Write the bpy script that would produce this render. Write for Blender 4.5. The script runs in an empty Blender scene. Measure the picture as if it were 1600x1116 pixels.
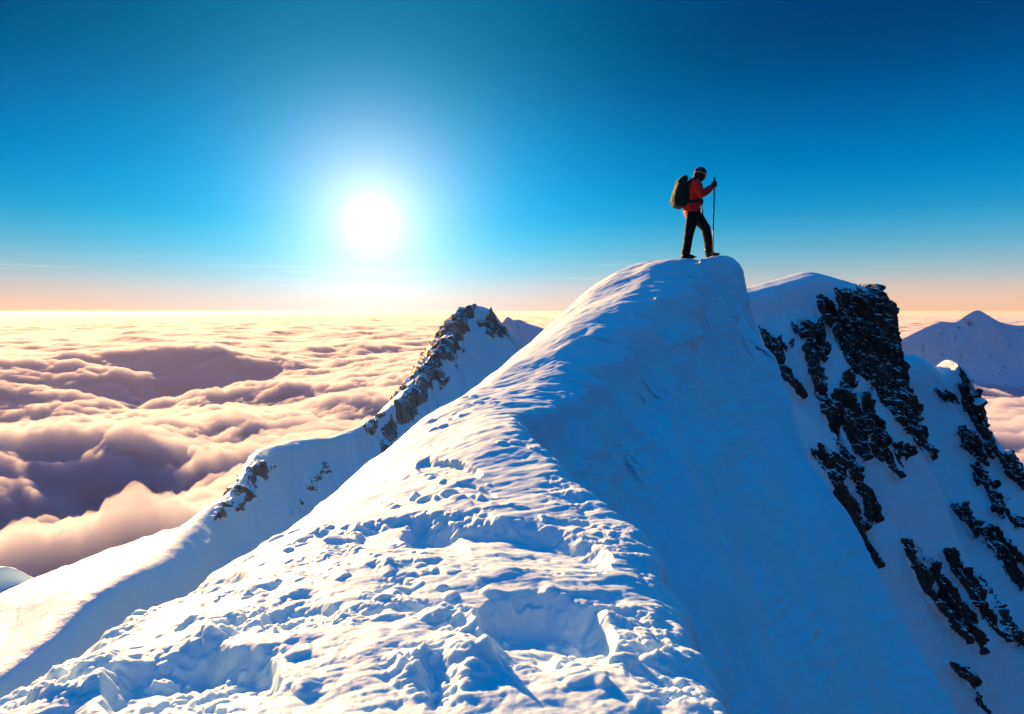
import bpy, bmesh, math, random
import numpy as np
from mathutils import Vector, Matrix
R = math.radians
random.seed(7)
sc = bpy.context.scene
COL = sc.collection

# ------------------------------------------------------------------ camera
F = 24 / 36 * 1600.0
HOR = 487.0
PITCH = math.atan((558 - HOR) / F)
cp, sp = math.cos(PITCH), math.sin(PITCH)
cam = bpy.data.cameras.new('camera'); cam.lens = 24; cam.sensor_width = 36
cam.clip_start = 0.05; cam.clip_end = 300000
co = bpy.data.objects.new('camera', cam); COL.objects.link(co)
co.rotation_euler = (math.pi / 2 - PITCH, 0, 0)
sc.camera = co

def pt(px, py, Y):
    """a point seen at a given place of the 1600 px frame, at depth Y"""
    cx, cy = (px - 800) / F, (558 - py) / F
    d = (cx, cy * sp + cp, cy * cp - sp)
    return (d[0] / d[1] * Y, Y, d[2] / d[1] * Y)

def frame(V):
    """frame coordinates of world points"""
    dep = V[:, 1] * cp - V[:, 2] * sp
    up = V[:, 1] * sp + V[:, 2] * cp
    dep = np.maximum(dep, 0.05)
    return 800 + V[:, 0] / dep * F, 558 - up / dep * F

# ------------------------------------------------------------------ noise
_rng = np.random.RandomState(11)
_perm = _rng.permutation(256).astype(np.int32); _perm = np.concatenate([_perm, _perm, _perm, _perm])
_g = _rng.normal(size=(256, 3)); _g /= np.linalg.norm(_g, axis=1)[:, None]

_g3 = _g.astype(np.float32)
_ang = _rng.uniform(0, 6.2832, 256); _g2 = np.stack([np.cos(_ang), np.sin(_ang)], 1).astype(np.float32)

def perlin2(x, y):
    fx = np.floor(x); fy = np.floor(y)
    ix = fx.astype(np.int32) & 255; iy = fy.astype(np.int32) & 255
    x = x - fx; y = y - fy
    u = x * x * x * (x * (x * 6 - 15) + 10); v = y * y * y * (y * (y * 6 - 15) + 10)
    pa = _perm[ix]; pb = _perm[ix + 1]
    def g(p, dx, dy):
        h = _perm[p]; return np.take(_g2[:, 0], h) * dx + np.take(_g2[:, 1], h) * dy
    a = g(pa + iy, x, y); b = g(pb + iy, x - 1, y); a += u * (b - a)
    c = g(pa + iy + 1, x, y - 1); d = g(pb + iy + 1, x - 1, y - 1); c += u * (d - c)
    return (a + v * (c - a)) * 1.4

def perlin(P):
    if np.ptp(P[:, 2]) == 0: return perlin2(P[:, 0] + 3.7 * P[0, 2], P[:, 1] + 9.1 * P[0, 2])
    x, y, z = P.T
    fx = np.floor(x); fy = np.floor(y); fz = np.floor(z)
    ix = fx.astype(np.int32) & 255; iy = fy.astype(np.int32) & 255; iz = fz.astype(np.int32) & 255
    x = x - fx; y = y - fy; z = z - fz
    u = x * x * x * (x * (x * 6 - 15) + 10); v = y * y * y * (y * (y * 6 - 15) + 10); w = z * z * z * (z * (z * 6 - 15) + 10)
    def g(p, dx, dy, dz):
        h = np.take(_perm, p); return np.take(_g3[:, 0], h) * dx + np.take(_g3[:, 1], h) * dy + np.take(_g3[:, 2], h) * dz
    A = np.take(_perm, ix) + iy; B = np.take(_perm, ix + 1) + iy
    def layer(k, dz):
        aa = np.take(_perm, A) + iz + k; ba = np.take(_perm, B) + iz + k
        ab = np.take(_perm, A + 1) + iz + k; bb = np.take(_perm, B + 1) + iz + k
        a = g(aa, x, y, dz); b = g(ba, x - 1, y, dz); a += u * (b - a)
        c = g(ab, x, y - 1, dz); d = g(bb, x - 1, y - 1, dz); c += u * (d - c)
        return a + v * (c - a)
    a = layer(0, z); b = layer(1, z - 1)
    return (a + w * (b - a)) * 1.5

def fbm(P, oct=4, gain=.5, lac=2.03, off=0.0, kind='n'):
    s = 0; a = 1.0; P = (np.asarray(P) + off).astype(np.float32)
    tot = 0
    for k in range(oct):
        n = perlin(P)
        if kind == 'billow': n = np.abs(n) * 2 - .55
        if kind == 'ridge': n = .55 - np.abs(n) * 2
        s = s + a * n; tot += a; a *= gain; P = P * lac + 17.3
    return s / tot

def hashf(a, b, k):
    h = (a * 374761393 + b * 668265263 + k * 982451653) & 0xffffffff
    h = ((h ^ (h >> 13)) * 1274126177) & 0xffffffff
    h = h ^ (h >> 16)
    return (h & 0xffffff) / float(0x1000000)

def clumps(X, Y, cell, k=0, prob=.8, flat=1.0):
    """round clumps of snow scattered one per cell: height over the plane"""
    gx = X / cell; gy = Y / cell
    ix = np.floor(gx).astype(np.int64); iy = np.floor(gy).astype(np.int64)
    best = np.zeros(len(X), np.float32); X = gx = gx.astype(np.float32); gy = gy.astype(np.float32)
    for a in (-1, 0, 1):
        for b in (-1, 0, 1):
            cxi, cyi = ix + a, iy + b
            jx = hashf(cxi, cyi, k + 1); jy = hashf(cxi, cyi, k + 2)
            r = .28 + .50 * hashf(cxi, cyi, k + 3)
            on = hashf(cxi, cyi, k + 4) < prob
            st = .75 + .6 * hashf(cxi, cyi, k + 5)
            dx = (gx - cxi - jx) * st; dy = (gy - cyi - jy) / st
            q = r * r - dx * dx - dy * dy
            h = np.where(on & (q > 0), np.sqrt(np.maximum(q, 0)), 0) * cell * flat
            best = np.maximum(best, h)
    return best

def sstep(a, b, x):
    t = np.clip((x - a) / (b - a), 0, 1); return t * t * (3 - 2 * t)

# ------------------------------------------------------------------ lofting
def hermite(knots, samples):
    """weights of a cubic curve through the knots"""
    n = len(knots); k = np.array(knots, float); W = np.zeros((len(samples), n))
    D = np.zeros((n, n))
    for i in range(n):
        if i == 0: D[i, 0], D[i, 1] = -1 / (k[1] - k[0]), 1 / (k[1] - k[0])
        elif i == n - 1: D[i, i - 1], D[i, i] = -1 / (k[i] - k[i - 1]), 1 / (k[i] - k[i - 1])
        else:
            h0, h1 = k[i] - k[i - 1], k[i + 1] - k[i]
            a = h1 / (h0 + h1)
            D[i, i - 1] += -a / h0; D[i, i] += a / h0
            D[i, i] += -(1 - a) / h1; D[i, i + 1] += (1 - a) / h1
    for s, t in enumerate(samples):
        i = int(min(max(np.searchsorted(k, t, side='right') - 1, 0), n - 2))
        h = k[i + 1] - k[i]; u = (t - k[i]) / h
        W[s, i] += 2 * u**3 - 3 * u**2 + 1; W[s, i + 1] += -2 * u**3 + 3 * u**2
        W[s] += (u**3 - 2 * u**2 + u) * h * D[i] + (u**3 - u**2) * h * D[i + 1]
    return W

def spread(knots, counts):
    out = []
    for i, c in enumerate(counts):
        out += list(np.linspace(knots[i], knots[i + 1], c, endpoint=False))
    out.append(knots[-1]); return np.array(out)

def loft(ctrl, rk, rcount, ck, ccount):
    C = np.array(ctrl, float)
    Wr = hermite(rk, spread(rk, rcount)); Wc = hermite(ck, spread(ck, ccount))
    G = np.einsum('ri,ijk,cj->rck', Wr, C, Wc)
    return G

def normals(G):
    du = np.gradient(G, axis=1); dv = np.gradient(G, axis=0)
    n = np.cross(du, dv); n /= np.linalg.norm(n, axis=2)[:, :, None] + 1e-12
    s = np.sign(n[:, :, 2].mean()) or 1
    return n * s

def grid_mesh(name, V, nr, nc, mat, attrs=None, close=None):
    V = V.reshape(-1, 3).astype(np.float32)
    idx = np.arange(nr * nc).reshape(nr, nc)
    q = np.stack([idx[:-1, :-1], idx[:-1, 1:], idx[1:, 1:], idx[1:, :-1]], -1).reshape(-1, 4)
    # faces turned upwards
    a, b, d = V[q[len(q) // 2][0]], V[q[len(q) // 2][1]], V[q[len(q) // 2][3]]
    if np.cross(b - a, d - a)[2] < 0: q = q[:, ::-1]
    me = bpy.data.meshes.new(name)
    me.vertices.add(len(V)); me.vertices.foreach_set('co', V.ravel())
    me.loops.add(q.size); me.loops.foreach_set('vertex_index', q.ravel().astype(np.int32))
    me.polygons.add(len(q)); me.polygons.foreach_set('loop_start', np.arange(0, q.size, 4, dtype=np.int32))
    me.polygons.foreach_set('loop_total', np.full(len(q), 4, np.int32)) if hasattr(me.polygons[0], 'loop_total') and False else None
    me.update(calc_edges=True)
    me.polygons.foreach_set('use_smooth', np.ones(len(q), bool))
    for k, arr in (attrs or {}).items():
        at = me.attributes.new(k, 'FLOAT', 'POINT'); at.data.foreach_set('value', np.asarray(arr, np.float32).ravel())
    me.materials.append(mat); me.validate()
    o = bpy.data.objects.new(name, me); COL.objects.link(o)
    return o

def structure(o, label):
    o['kind'] = 'structure'; o['label'] = label; return o

# ------------------------------------------------------------------ materials
def newmat(name):
    m = bpy.data.materials.new(name); m.use_nodes = True
    nt = m.node_tree; b = nt.nodes['Principled BSDF']
    return m, nt, b

def N(nt, t, **k):
    n = nt.nodes.new(t)
    for a, v in k.items():
        if a in n.inputs and not hasattr(n, a): n.inputs[a].default_value = v
        else: setattr(n, a, v)
    return n

def snow_nodes(nt, b, scale, sss, bump):
    """base colour, subsurface and fine relief of snow; returns the bump node"""
    tc = N(nt, 'ShaderNodeTexCoord')
    n1 = N(nt, 'ShaderNodeTexNoise'); n1.inputs['Scale'].default_value = scale; n1.inputs['Detail'].default_value = 8
    n1.inputs['Roughness'].default_value = .62
    nt.links.new(tc.outputs['Object'], n1.inputs['Vector'])
    mp = N(nt, 'ShaderNodeMapping'); mp.inputs['Scale'].default_value = (scale * .25, scale * 1.1, scale * .6)
    mp.inputs['Rotation'].default_value = (0, 0, R(-30))
    nt.links.new(tc.outputs['Object'], mp.inputs['Vector'])
    n2 = N(nt, 'ShaderNodeTexNoise'); n2.inputs['Scale'].default_value = .6; n2.inputs['Detail'].default_value = 5
    nt.links.new(mp.outputs['Vector'], n2.inputs['Vector'])
    ad = N(nt, 'ShaderNodeMath', operation='ADD')
    nt.links.new(n1.outputs['Fac'], ad.inputs[0]); nt.links.new(n2.outputs['Fac'], ad.inputs[1])
    bp = N(nt, 'ShaderNodeBump'); bp.inputs['Strength'].default_value = 1; bp.inputs['Distance'].default_value = bump
    nt.links.new(ad.outputs[0], bp.inputs['Height'])
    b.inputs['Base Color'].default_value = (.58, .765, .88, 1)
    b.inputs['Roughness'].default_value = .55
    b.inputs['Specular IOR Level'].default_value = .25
    if sss:
        b.inputs['Subsurface Weight'].default_value = .7
        b.inputs['Subsurface Radius'].default_value = (1, .9, .8)
        b.inputs['Subsurface Scale'].default_value = sss
    return tc, bp

def snow_material(name, scale, sss, bump):
    m, nt, b = newmat(name)
    tc, bp = snow_nodes(nt, b, scale, sss, bump)
    nt.links.new(bp.outputs[0], b.inputs['Normal'])
    return m

def mountain_material(name, scale, bump, dark, light, warm=None):
    """snow with bare rock where the mesh says rock"""
    m, nt, b = newmat(name)
    tc, bp = snow_nodes(nt, b, scale, 0, bump)
    nt.links.new(bp.outputs[0], b.inputs['Normal'])
    rk = N(nt, 'ShaderNodeBsdfPrincipled'); rk.inputs['Roughness'].default_value = .85
    mp = N(nt, 'ShaderNodeMapping'); mp.inputs['Scale'].default_value = (1, 1, .35); mp.inputs['Rotation'].default_value = (0, R(14), 0)
    nt.links.new(tc.outputs['Object'], mp.inputs['Vector'])
    nz = N(nt, 'ShaderNodeTexNoise'); nz.inputs['Scale'].default_value = scale * 1.3; nz.inputs['Detail'].default_value = 9; nz.inputs['Roughness'].default_value = .7
    nt.links.new(mp.outputs[0], nz.inputs['Vector'])
    cr = N(nt, 'ShaderNodeValToRGB'); e = cr.color_ramp.elements
    e[0].position = .35; e[0].color = (*dark, 1); e[1].position = .68; e[1].color = (*light, 1)
    if warm:
        x = cr.color_ramp.elements.new(.55); x.color = (*warm, 1)
    nt.links.new(nz.outputs['Fac'], cr.inputs['Fac']); nt.links.new(cr.outputs['Color'], rk.inputs['Base Color'])
    b2 = N(nt, 'ShaderNodeBump'); b2.inputs['Distance'].default_value = bump * 6; b2.inputs['Strength'].default_value = 1
    nt.links.new(nz.outputs['Fac'], b2.inputs['Height']); nt.links.new(b2.outputs[0], rk.inputs['Normal'])
    at = N(nt, 'ShaderNodeAttribute'); at.attribute_name = 'rock'
    # snow dust on rock: broken by noise
    nd = N(nt, 'ShaderNodeTexNoise'); nd.inputs['Scale'].default_value = scale * .9; nd.inputs['Detail'].default_value = 7; nd.inputs['Roughness'].default_value = .65
    nt.links.new(mp.outputs[0], nd.inputs['Vector'])
    ma = N(nt, 'ShaderNodeMath', operation='MULTIPLY_ADD'); ma.inputs[1].default_value = 1.1; ma.inputs[2].default_value = -.55
    nt.links.new(nd.outputs['Fac'], ma.inputs[0])
    ad = N(nt, 'ShaderNodeMath', operation='ADD'); nt.links.new(at.outputs['Fac'], ad.inputs[0]); nt.links.new(ma.outputs[0], ad.inputs[1])
    mr = N(nt, 'ShaderNodeMapRange'); mr.inputs['From Min'].default_value = .42; mr.inputs['From Max'].default_value = .58
    nt.links.new(ad.outputs[0], mr.inputs['Value'])
    mx = N(nt, 'ShaderNodeMixShader'); nt.links.new(mr.outputs[0], mx.inputs[0])
    nt.links.new(b.outputs[0], mx.inputs[1]); nt.links.new(rk.outputs[0], mx.inputs[2])
    nt.links.new(mx.outputs[0], nt.nodes['Material Output'].inputs['Surface'])
    return m

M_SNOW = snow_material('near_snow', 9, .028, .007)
M_ROCKY = mountain_material('rocky_mountain_snow', 2.2, .03, (.006, .005, .007), (.085, .062, .058))
M_LEFT = mountain_material('left_mountain_snow', .6, .12, (.12, .095, .085), (.56, .44, .36), (.34, .26, .21))
M_FAR = mountain_material('far_mountain_snow', .06, 2, (.025, .12, .21), (.07, .21, .32))  # rock ramp blued as well, haze painted into the rock colours
M_FAR.node_tree.nodes['Principled BSDF'].inputs['Base Color'].default_value = (.30, .56, .74, 1)   # snow tinted blue: distance haze put into the base colour

def polymask(px, py, polys, soft=3.0):
    """signed closeness to a set of outlines: 1 inside, 0 outside"""
    out = np.zeros_like(px)
    for P in polys:
        P = np.array(P, float)
        lo = P.min(0) - 12; hi = P.max(0) + 12
        s = np.nonzero((px > lo[0]) & (px < hi[0]) & (py > lo[1]) & (py < hi[1]))[0]
        if not len(s): continue
        x, y = px[s], py[s]; inside = np.zeros(len(s), bool); dist = np.full(len(s), 1e9)
        for i in range(len(P)):
            ax, ay = P[i]; bx, by = P[(i + 1) % len(P)]
            if ay != by:
                c = ((ay > y) != (by > y)) & (x < (bx - ax) * (y - ay) / (by - ay) + ax); inside ^= c
            t = np.clip(((x - ax) * (bx - ax) + (y - ay) * (by - ay)) / ((bx - ax)**2 + (by - ay)**2 + 1e-9), 0, 1)
            dist = np.minimum(dist, np.hypot(x - ax - t * (bx - ax), y - ay - t * (by - ay)))
        sd = np.where(inside, dist, -dist)
        out[s] = np.maximum(out[s], np.clip(.5 + sd / (2 * soft), 0, 1))
    return out

# ================================================================== NEAR RIDGE
def plane(X, Y): return -7.75 - .8 * X + .872 * Y
# Y : left shoulder, inner left, middle, right edge
ST = [
 (-4.0, (-2.3, -2.3), (-1.4, -2.0), (-.3, -1.9), (.75, -2.1), None),
 (0.6, (-2.0, -1.62), (-1.2, -1.40), (-.2, -1.34), (.75, -1.46), None),
 (1.7, (-1.82, -1.42), (-1.1, -1.29), (-.2, -1.26), (.72, -1.36), None),
 (2.2, (-1.80, -1.38), (-1.1, -1.27), (-.2, -1.25), (.72, -1.36), None),
 (3.0, (-1.88, -1.53), (-1.2, -1.345), (-.3, -1.29), (.76, -1.45), None),
 (4.0, (-1.90, -1.64), (-1.2, -1.42), (-.3, -1.32), (.79, -1.43), None),
 (5.0, (-1.73, -1.68), (-1.1, -1.45), (-.3, -1.30), (.56, -1.34), None),
 (6.0, (-1.38, -1.53), (-.9, -1.34), (-.4, -1.19), (.2, -1.14), None),
 (7.0, (-1.13, -1.38), (-.8, -1.21), (-.45, -1.11), (0, -1.07), None),
 (8.0, (-.76, -1.14), (-.45, -1.05), (-.1, -1.0), (.3, -1.03), None),
 (9.0, (-.34, -.94), (-.02, -.86), (.4, -.8), (.84, -.82), None),
 (10., (.18, -.63), (.55, -.48), (1.0, -.36), (1.5, -.3), None),
 (11., (.72, -.23), (1.1, -.02), (1.6, .15), (2.2, .25), (4.64, -2.4)),
 (12., (1.36, .30), (1.8, .46), (2.3, .60), (2.95, .66), (4.55, -.95)),
 (12.6, (1.80, .64), (2.3, .80), (2.75, .92), (3.35, .93), (4.45, -.2)),
 (13., (2.10, .80), (2.6, .95), (3.05, .985), (3.55, .97), (4.42, .3)),
 (13.5, (2.40, .66), (2.9, .78), (3.3, .80), (3.8, .86), (4.45, .3)),
 (15., (2.2, -.9), (2.8, -.6), (3.4, -.5), (3.9, -.5), (4.6, -.9)),
 (19., (2.2, -6), (2.8, -5.6), (3.4, -5.5), (3.9, -5.6), (4.8, -6)),
]
ctrl = []
for Y, ls, il, mid, ed, spur in ST:
    row = []
    row.append((ls[0] - 7, Y + 1.0, ls[1] - 12))
    row.append((ls[0] - 1.3, Y + .1, ls[1] - 1.7))
    row.append((ls[0] - .30, Y, ls[1] - .17))
    for p in (ls, il, mid): row.append((p[0], Y, p[1]))
    t_ = max(.5, 1 - .17 / (ed[0] - mid[0])); row.append((mid[0] + (ed[0] - mid[0]) * t_, Y, mid[1] + (ed[1] - mid[1]) * t_ + .02)); row.append((ed[0], Y, ed[1]))
    ex, ez = ed
    if spur is None:
        k = max(0, (10 - Y))
        spur = (4.9 + .3 * k, plane(4.9 + .3 * k, Y) - .5 - .05 * k)
    if Y <= 9:
        row.append((ex + .22, Y, max(ez - .55, min(ez - .28, plane(ex + .22, Y)))))
        for t in (.3, .66):
            x = ex + .22 + (spur[0] - ex - .22) * t
            row.append((x, Y, plane(x, Y)))
    else:
        dz = ez - plane(ex, Y)
        if Y >= 12.5:
            for x, z in {12.6: ((3.45, .95), (3.86, .97), (4.26, .70)), 13.: ((3.66, 1.0), (4.04, 1.05), (4.33, .84)), 13.5: ((3.9, .88), (4.12, .87), (4.36, .66))}.get(Y, ((ed[0] + .1, ez), (ed[0] + .35, ez - .05), (ed[0] + .6, ez - .25))):
                row.append((x, Y, z))
        else:
            for t in (.16, .5, .8):
                x = ex + (spur[0] - ex) * t
                row.append((x, Y, ez + (spur[1] - ez) * t**1.15))
    row.append((spur[0], Y, spur[1]))
    row.append((spur[0] + .5, Y + .15, spur[1] - 1.1))
    row.append((spur[0] + 5, Y + 1, spur[1] - 11))
    ctrl.append(row)
rk = [s[0] for s in ST]
CA = np.array(ctrl); ck = [0.] + list(np.cumsum(np.median(np.linalg.norm(CA[:, 1:] - CA[:, :-1], axis=2), axis=0)))
Q = .92
G = loft(ctrl, rk, [int(c * Q) for c in (16, 24, 100, 190, 170, 110, 80, 60, 60, 60, 60, 60, 64, 44, 36, 24, 14, 8)],
         ck, [int(c * Q) for c in (12, 40, 50, 190, 210, 190, 60, 90, 100, 130, 110, 60, 14)])
nr, nc = G.shape[:2]
# the corniced edge wanders in and out: fingers of wind-packed snow on the climb, crumbling bites in the foreground
YS = [s[0] for s in ST]
Xg, Yg, Zg = G[:, :, 0].ravel(), G[:, :, 1].ravel(), G[:, :, 2].ravel()
ed = Xg - np.interp(Yg, YS, [s[4][0] for s in ST])
al = np.stack([Yg * .9 + Xg * .35, Xg * .25 - Yg * .12, Yg * 0], 1)
fing = np.maximum(fbm(al * 1.25, 3, off=71., kind='ridge') + .12, 0) * 1.2 + .10 * np.maximum(fbm(al * 4.1, 2, off=31., kind='ridge'), 0)
climb = sstep(7.0, 8.2, Yg) * sstep(12.6, 11.8, Yg)
bite = fbm(al * 1.7, 4, off=12.) * .20 + fbm(al * 7, 3, off=19.) * .03
win = sstep(-.6, 0, ed) * sstep(1.7, .1, ed)
Xg = Xg + win * (climb * fing * .62 + sstep(8.2, 7, Yg) * bite * .75)
Zg = Zg - win * climb * fing * .10
G = np.stack([Xg, Yg, Zg], 1).reshape(nr, nc, 3)
Nn = normals(G).reshape(-1, 3); V = G.reshape(-1, 3).copy()
px, py = frame(V)
X, Y, Z = V.T
P2 = np.stack([X, Y, Z * 0], 1)
# large soft undulation and wind-packed flutes
wide = fbm(P2 * .9, 4, off=3.1)
flank = sstep(.08, .6, ed) * (.2 + .8 * sstep(13.1, 12.2, Y))   # 1 on the right flank
lowl = sstep(-.25, -1.0, (X - np.interp(Y, [s[0] for s in ST], [s[1][0] for s in ST])))
disp = wide * .07
# drifts running down the right flank
disp += flank * (.26 * fbm(np.stack([X * .8 + .3 * Y, (Y - .5 * X) * .28, Z * .15], 1), 4, off=9.2))
disp += flank * (.5 + fbm(P2 * .7, 2, off=17.)) * .05 * fbm(np.stack([X * 3 + 2 * Y, Y * 9 - X * 9, Z * 7], 1), 3, off=7.7)
disp += flank * .10 * fbm(np.stack([X * 2.3 + Y, (Y - X) * .8, Z * .6], 1), 4, off=1.2)
# wind ripples on the open snow of the crest
wx, wy = X * math.cos(.5) + Y * math.sin(.5), -X * math.sin(.5) + Y * math.cos(.5)
rip = fbm(np.stack([wx * 1.6, wy * 6.5, Z * 0], 1), 4, off=5.5)
disp += (1 - flank) * rip * (.020 - .010 * sstep(8.5, 10.5, Y))
ribx = np.interp(Y, [7, 9, 10, 11, 12, 13, 14], [5.6, 4.75, 4.45, 4.2, 4.05, 4.12, 4.2])
disp += .42 * np.exp(-np.abs(X - ribx - .12 * fbm(P2 * .8, 3, off=44.)) / .34) * sstep(12.5, 11.6, Y) * (ed > 0)
# crumbled clumps in the foreground
n_big = fbm(P2 * 1.5, 3, off=22.)
warpx = X + .05 * fbm(P2 * 6, 2, off=40.); warpy = Y + .05 * fbm(P2 * 6, 2, off=51.)
ylim = np.interp(px, [-100, 200, 400, 560, 700, 850, 1000, 1300], [1010, 960, 850, 800, 850, 900, 960, 1000])
lum = sstep(-25, 40, py - ylim + 130 * n_big)
rimx = np.interp(Y, [s[0] for s in ST], [s[4][0] for s in ST])
rim = sstep(-.55, -.1, ed) * sstep(6.4, 4.6, Y) * sstep(-.1, .3, fbm(P2 * 1.6, 2, off=90.) + .1)
smooth_zone = sstep(.0, .5, fbm(P2 * 2.2, 2, off=60.) + .18)
lum = np.clip(np.maximum(lum * (.15 + .85 * smooth_zone), rim * .8), 0, 1) * (1 - lowl)
lum *= sstep(.06, -.16, ed)
near = sstep(7, 2.5, Y)
cl = np.zeros(len(X)); S = np.nonzero(lum > .005)[0]
for cell, kk, pr, fl in ((.34, 10, .45, .24), (.15, 20, .6, .48), (.082, 30, .6, .6), (.045, 40, .6, .65), (.026, 44, .4, .6)):
    cl[S] += clumps(warpx[S] + kk * .013, warpy[S], cell, kk, pr, fl)
puffs = np.zeros(len(X)); puffs[S] = fbm(np.stack([warpx[S], warpy[S], warpx[S] * 0], 1) * 4.2, 4, gain=.46, off=90., kind='billow')
puffs[S] += .55 * sstep(880, 1010, py[S]) * fbm(np.stack([warpx[S], warpy[S], warpx[S] * 0], 1) * 2.1, 2, off=97., kind='billow')
disp += lum * (cl * (.20 + .22 * sstep(930, 1020, py)) + puffs * (.050 + .035 * sstep(900, 1020, py)) - .01)
E_ = np.nonzero((ed > -.25) & (ed < .6) & (Y < 8))[0]
disp[E_] += .06 * fbm(V[E_] * 3.2, 5, off=77.) * sstep(-.25, .05, ed[E_]) * sstep(.6, .2, ed[E_]) * sstep(8, 6, Y[E_])
disp[S] += lum[S] * .005 * fbm(P2[S] * 26, 3, off=80.)
# scattered small crumbs on the smooth shelf
crumb = clumps(warpx, warpy, .09, 55, .22, .55) * sstep(.05, .35, fbm(P2 * 1.1, 2, off=33.)) * (1 - flank) * (1 - lum) * sstep(9.5, 7, Y)
disp += crumb
# hollows: a steep far wall and a long ramp up towards the viewer  (frame x, y, half width, half height, depth, tilt)
for hx, hy, rx, ry, D, tl in ((790, 850, 165, 50, .13, .16), (700, 733, 52, 15, .06, .12), (850, 985, 115, 60, .17, .12), (640, 835, 90, 40, .07, .0),
                              (300, 1075, 140, 75, .13, -.15), (330, 915, 60, 18, .07, -.35), (745, 765, 32, 8, .03, .3), (465, 965, 60, 30, .06, -.2)):
    H = np.nonzero((np.abs(px - hx) < rx * 1.3) & (np.abs(py - hy) < ry * 2.5 + rx * .4))[0]
    wob = .30 * fbm(P2[H] * 2.6, 4, off=hx) + .10 * fbm(P2[H] * 11, 3, off=hx + 5)
    u = (px[H] - hx) / rx; v = (py[H] - hy - tl * (px[H] - hx)) / ry + wob
    top = np.sqrt(np.maximum(1 - np.abs(u + wob * .5) ** 2.4, 0)) * .95
    prof = sstep(0, .48, v + top) * (1 - np.clip((v + top) / (2 * top + .05), 0, 1)) ** .75
    disp[H] -= D * prof * sstep(.0, .55, top)
# chunk broken out of the flank below the summit and the track of its fall
for bx_, by_, br, bh in ((1072, 532, 16, .10), (1090, 526, 9, .07), (1050, 540, 8, .05), (1045, 655, 20, .05), (1052, 600, 12, .04), (1060, 570, 10, .04), (1038, 630, 9, .04), (1135, 700, 22, .05)):
    H = np.nonzero((np.abs(px - bx_) < br * 3) & (np.abs(py - by_) < br * 3) & (ed > 0))[0]
    r_ = ((px[H] - bx_) ** 2 + (py[H] - by_) ** 2) / br ** 2
    disp[H] += bh * np.exp(-r_) * (1 + .9 * fbm(V[H] * 8, 3, off=3.))
V += Nn * disp[:, None]
# broken step below the summit
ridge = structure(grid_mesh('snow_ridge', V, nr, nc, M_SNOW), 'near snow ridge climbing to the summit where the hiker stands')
from mathutils.bvhtree import BVHTree
def ground_z(o, x, y):
    ok, loc, n, i = o.ray_cast(Vector((x, y, 50)), Vector((0, 0, -1)))
    return loc.z if ok else 0

# ================================================================== LEFT MOUNTAIN
R0 = [(-60,1110,29),(80,1006,34),(190,912,40),(262,876,45),(303,832,51),(330,800,57),(370,768,64),(400,714,73),(425,699,82),(480,686,92),
      (530,680,100),(585,654,112),(625,618,122),(660,580,132),(697,527,144),(716,497,149),(733,479,152),(760,482,153),(776,500,152),(795,521,150),(815,533,149),(880,575,147)]
rows = []
LB = {0: (-330,1130), 1: (-120,1000), 2: (-30,940), 3: (60,905)}
def off(p, d): return tuple(a + b for a, b in zip(p, d))
c0 = [pt(*p) for p in R0]
far, far1, far0, mid_ = [], [], [], []
for i, p in enumerate(c0):
    s = p[1] / 100
    if i in LB:
        d = pt(*LB[i], 1); sa, sb = .16, .08
        t = (p[2] - sa * p[0] - sb * p[1]) / (d[2] - sa * d[0] - sb * d[1]); q = tuple(c * t for c in d)
        m = tuple((a + b) / 2 for a, b in zip(p, q))
        far.append(off(q, (-30 * s - 16, 12, -60))); far1.append(off(q, (-5 * s - 1.5, 1, -5 * s - 2))); far0.append(off(q, (-.6, .1, -.35))); mid_.append((m, q))
    else:
        t_ = min(1, (i - 6) / 5); m = off(p, (-3 * s - 4 * s * t_, 3 * s + 3 * s * t_, -3 * s - 6 * s * t_)); q = off(p, (-8 * s - 14 * s * t_, 7 * s + 11 * s * t_, -9 * s - 25 * s * t_))
        if i in (4, 5): q = off(p, {4: (-8, 2.4, -2.9), 5: (-6.6, 3, -3.9)}[i]); m = tuple((a + b) / 2 for a, b in zip(p, q))
        far.append(off(p, (-60 * s, 40 * s, -110 * s))); far1.append(off(p, (-30 * s, 24 * s, -48 * s))); far0.append(off(q, (-.9, .4, -1.2))); mid_.append((m, q))
rows = [far, far1, far0, [m[1] for m in mid_], [m[0] for m in mid_], c0]
def down(k, u):
    a, b, y = R0[k]
    w_ = min(1, max(0, (k - 4) / 3)); f = (.05, .16, .42)[u]
    q = pt(a + (22, 70, 190)[u], b + (34, 105, 290)[u], y * (.985, .945, .86)[u])
    c = c0[k]; r = (c[0] + f * y, c[1] - .25 * f * y, c[2] - 1.15 * f * y)
    return tuple(q[i] * w_ + r[i] * (1 - w_) for i in range(3))
for u in range(3): rows.append([down(k, u) for k in range(len(R0))])
G = loft(rows, [-1, 0, .85, 1, 2, 3, 3.6, 4.6, 6], [8, 20, 12, 68, 90, 110, 200, 90], list(range(len(R0))), [30] + [44] * 18)
nr, nc = G.shape[:2]
Nn = normals(G).reshape(-1, 3); V = G.reshape(-1, 3).copy(); px, py = frame(V)
sc_ = V[:, 1] / 100
LP = [[(728,474),(745,476),(742,500),(735,520),(722,540),(706,565),(690,592),(668,622),(645,655),(622,690),(600,712),(585,732),(576,738),(590,700),(604,660),(622,618),(645,580),(668,548),(697,510),(715,482)],
      [(745,500),(768,482),(782,500),(806,528),(780,528),(760,520),(750,512)],
      [(700,570),(712,572),(700,598),(688,604)], [(640,662),(652,658),(628,702),(612,712)], [(510,722),(516,735),(484,772),(464,794),(452,800),(472,765),(490,742)],
      [(398,722),(420,735),(404,764),(380,800),(366,800),(384,766),(350,800),(328,818),(345,790),(375,755)], [(572,668),(592,660),(584,682)]]
wp = 7 * fbm(V * .12, 4, off=4.); wq = 7 * fbm(V * .12, 4, off=14.)
sd = polymask(px + wp, py + wq, LP, 18)
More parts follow.
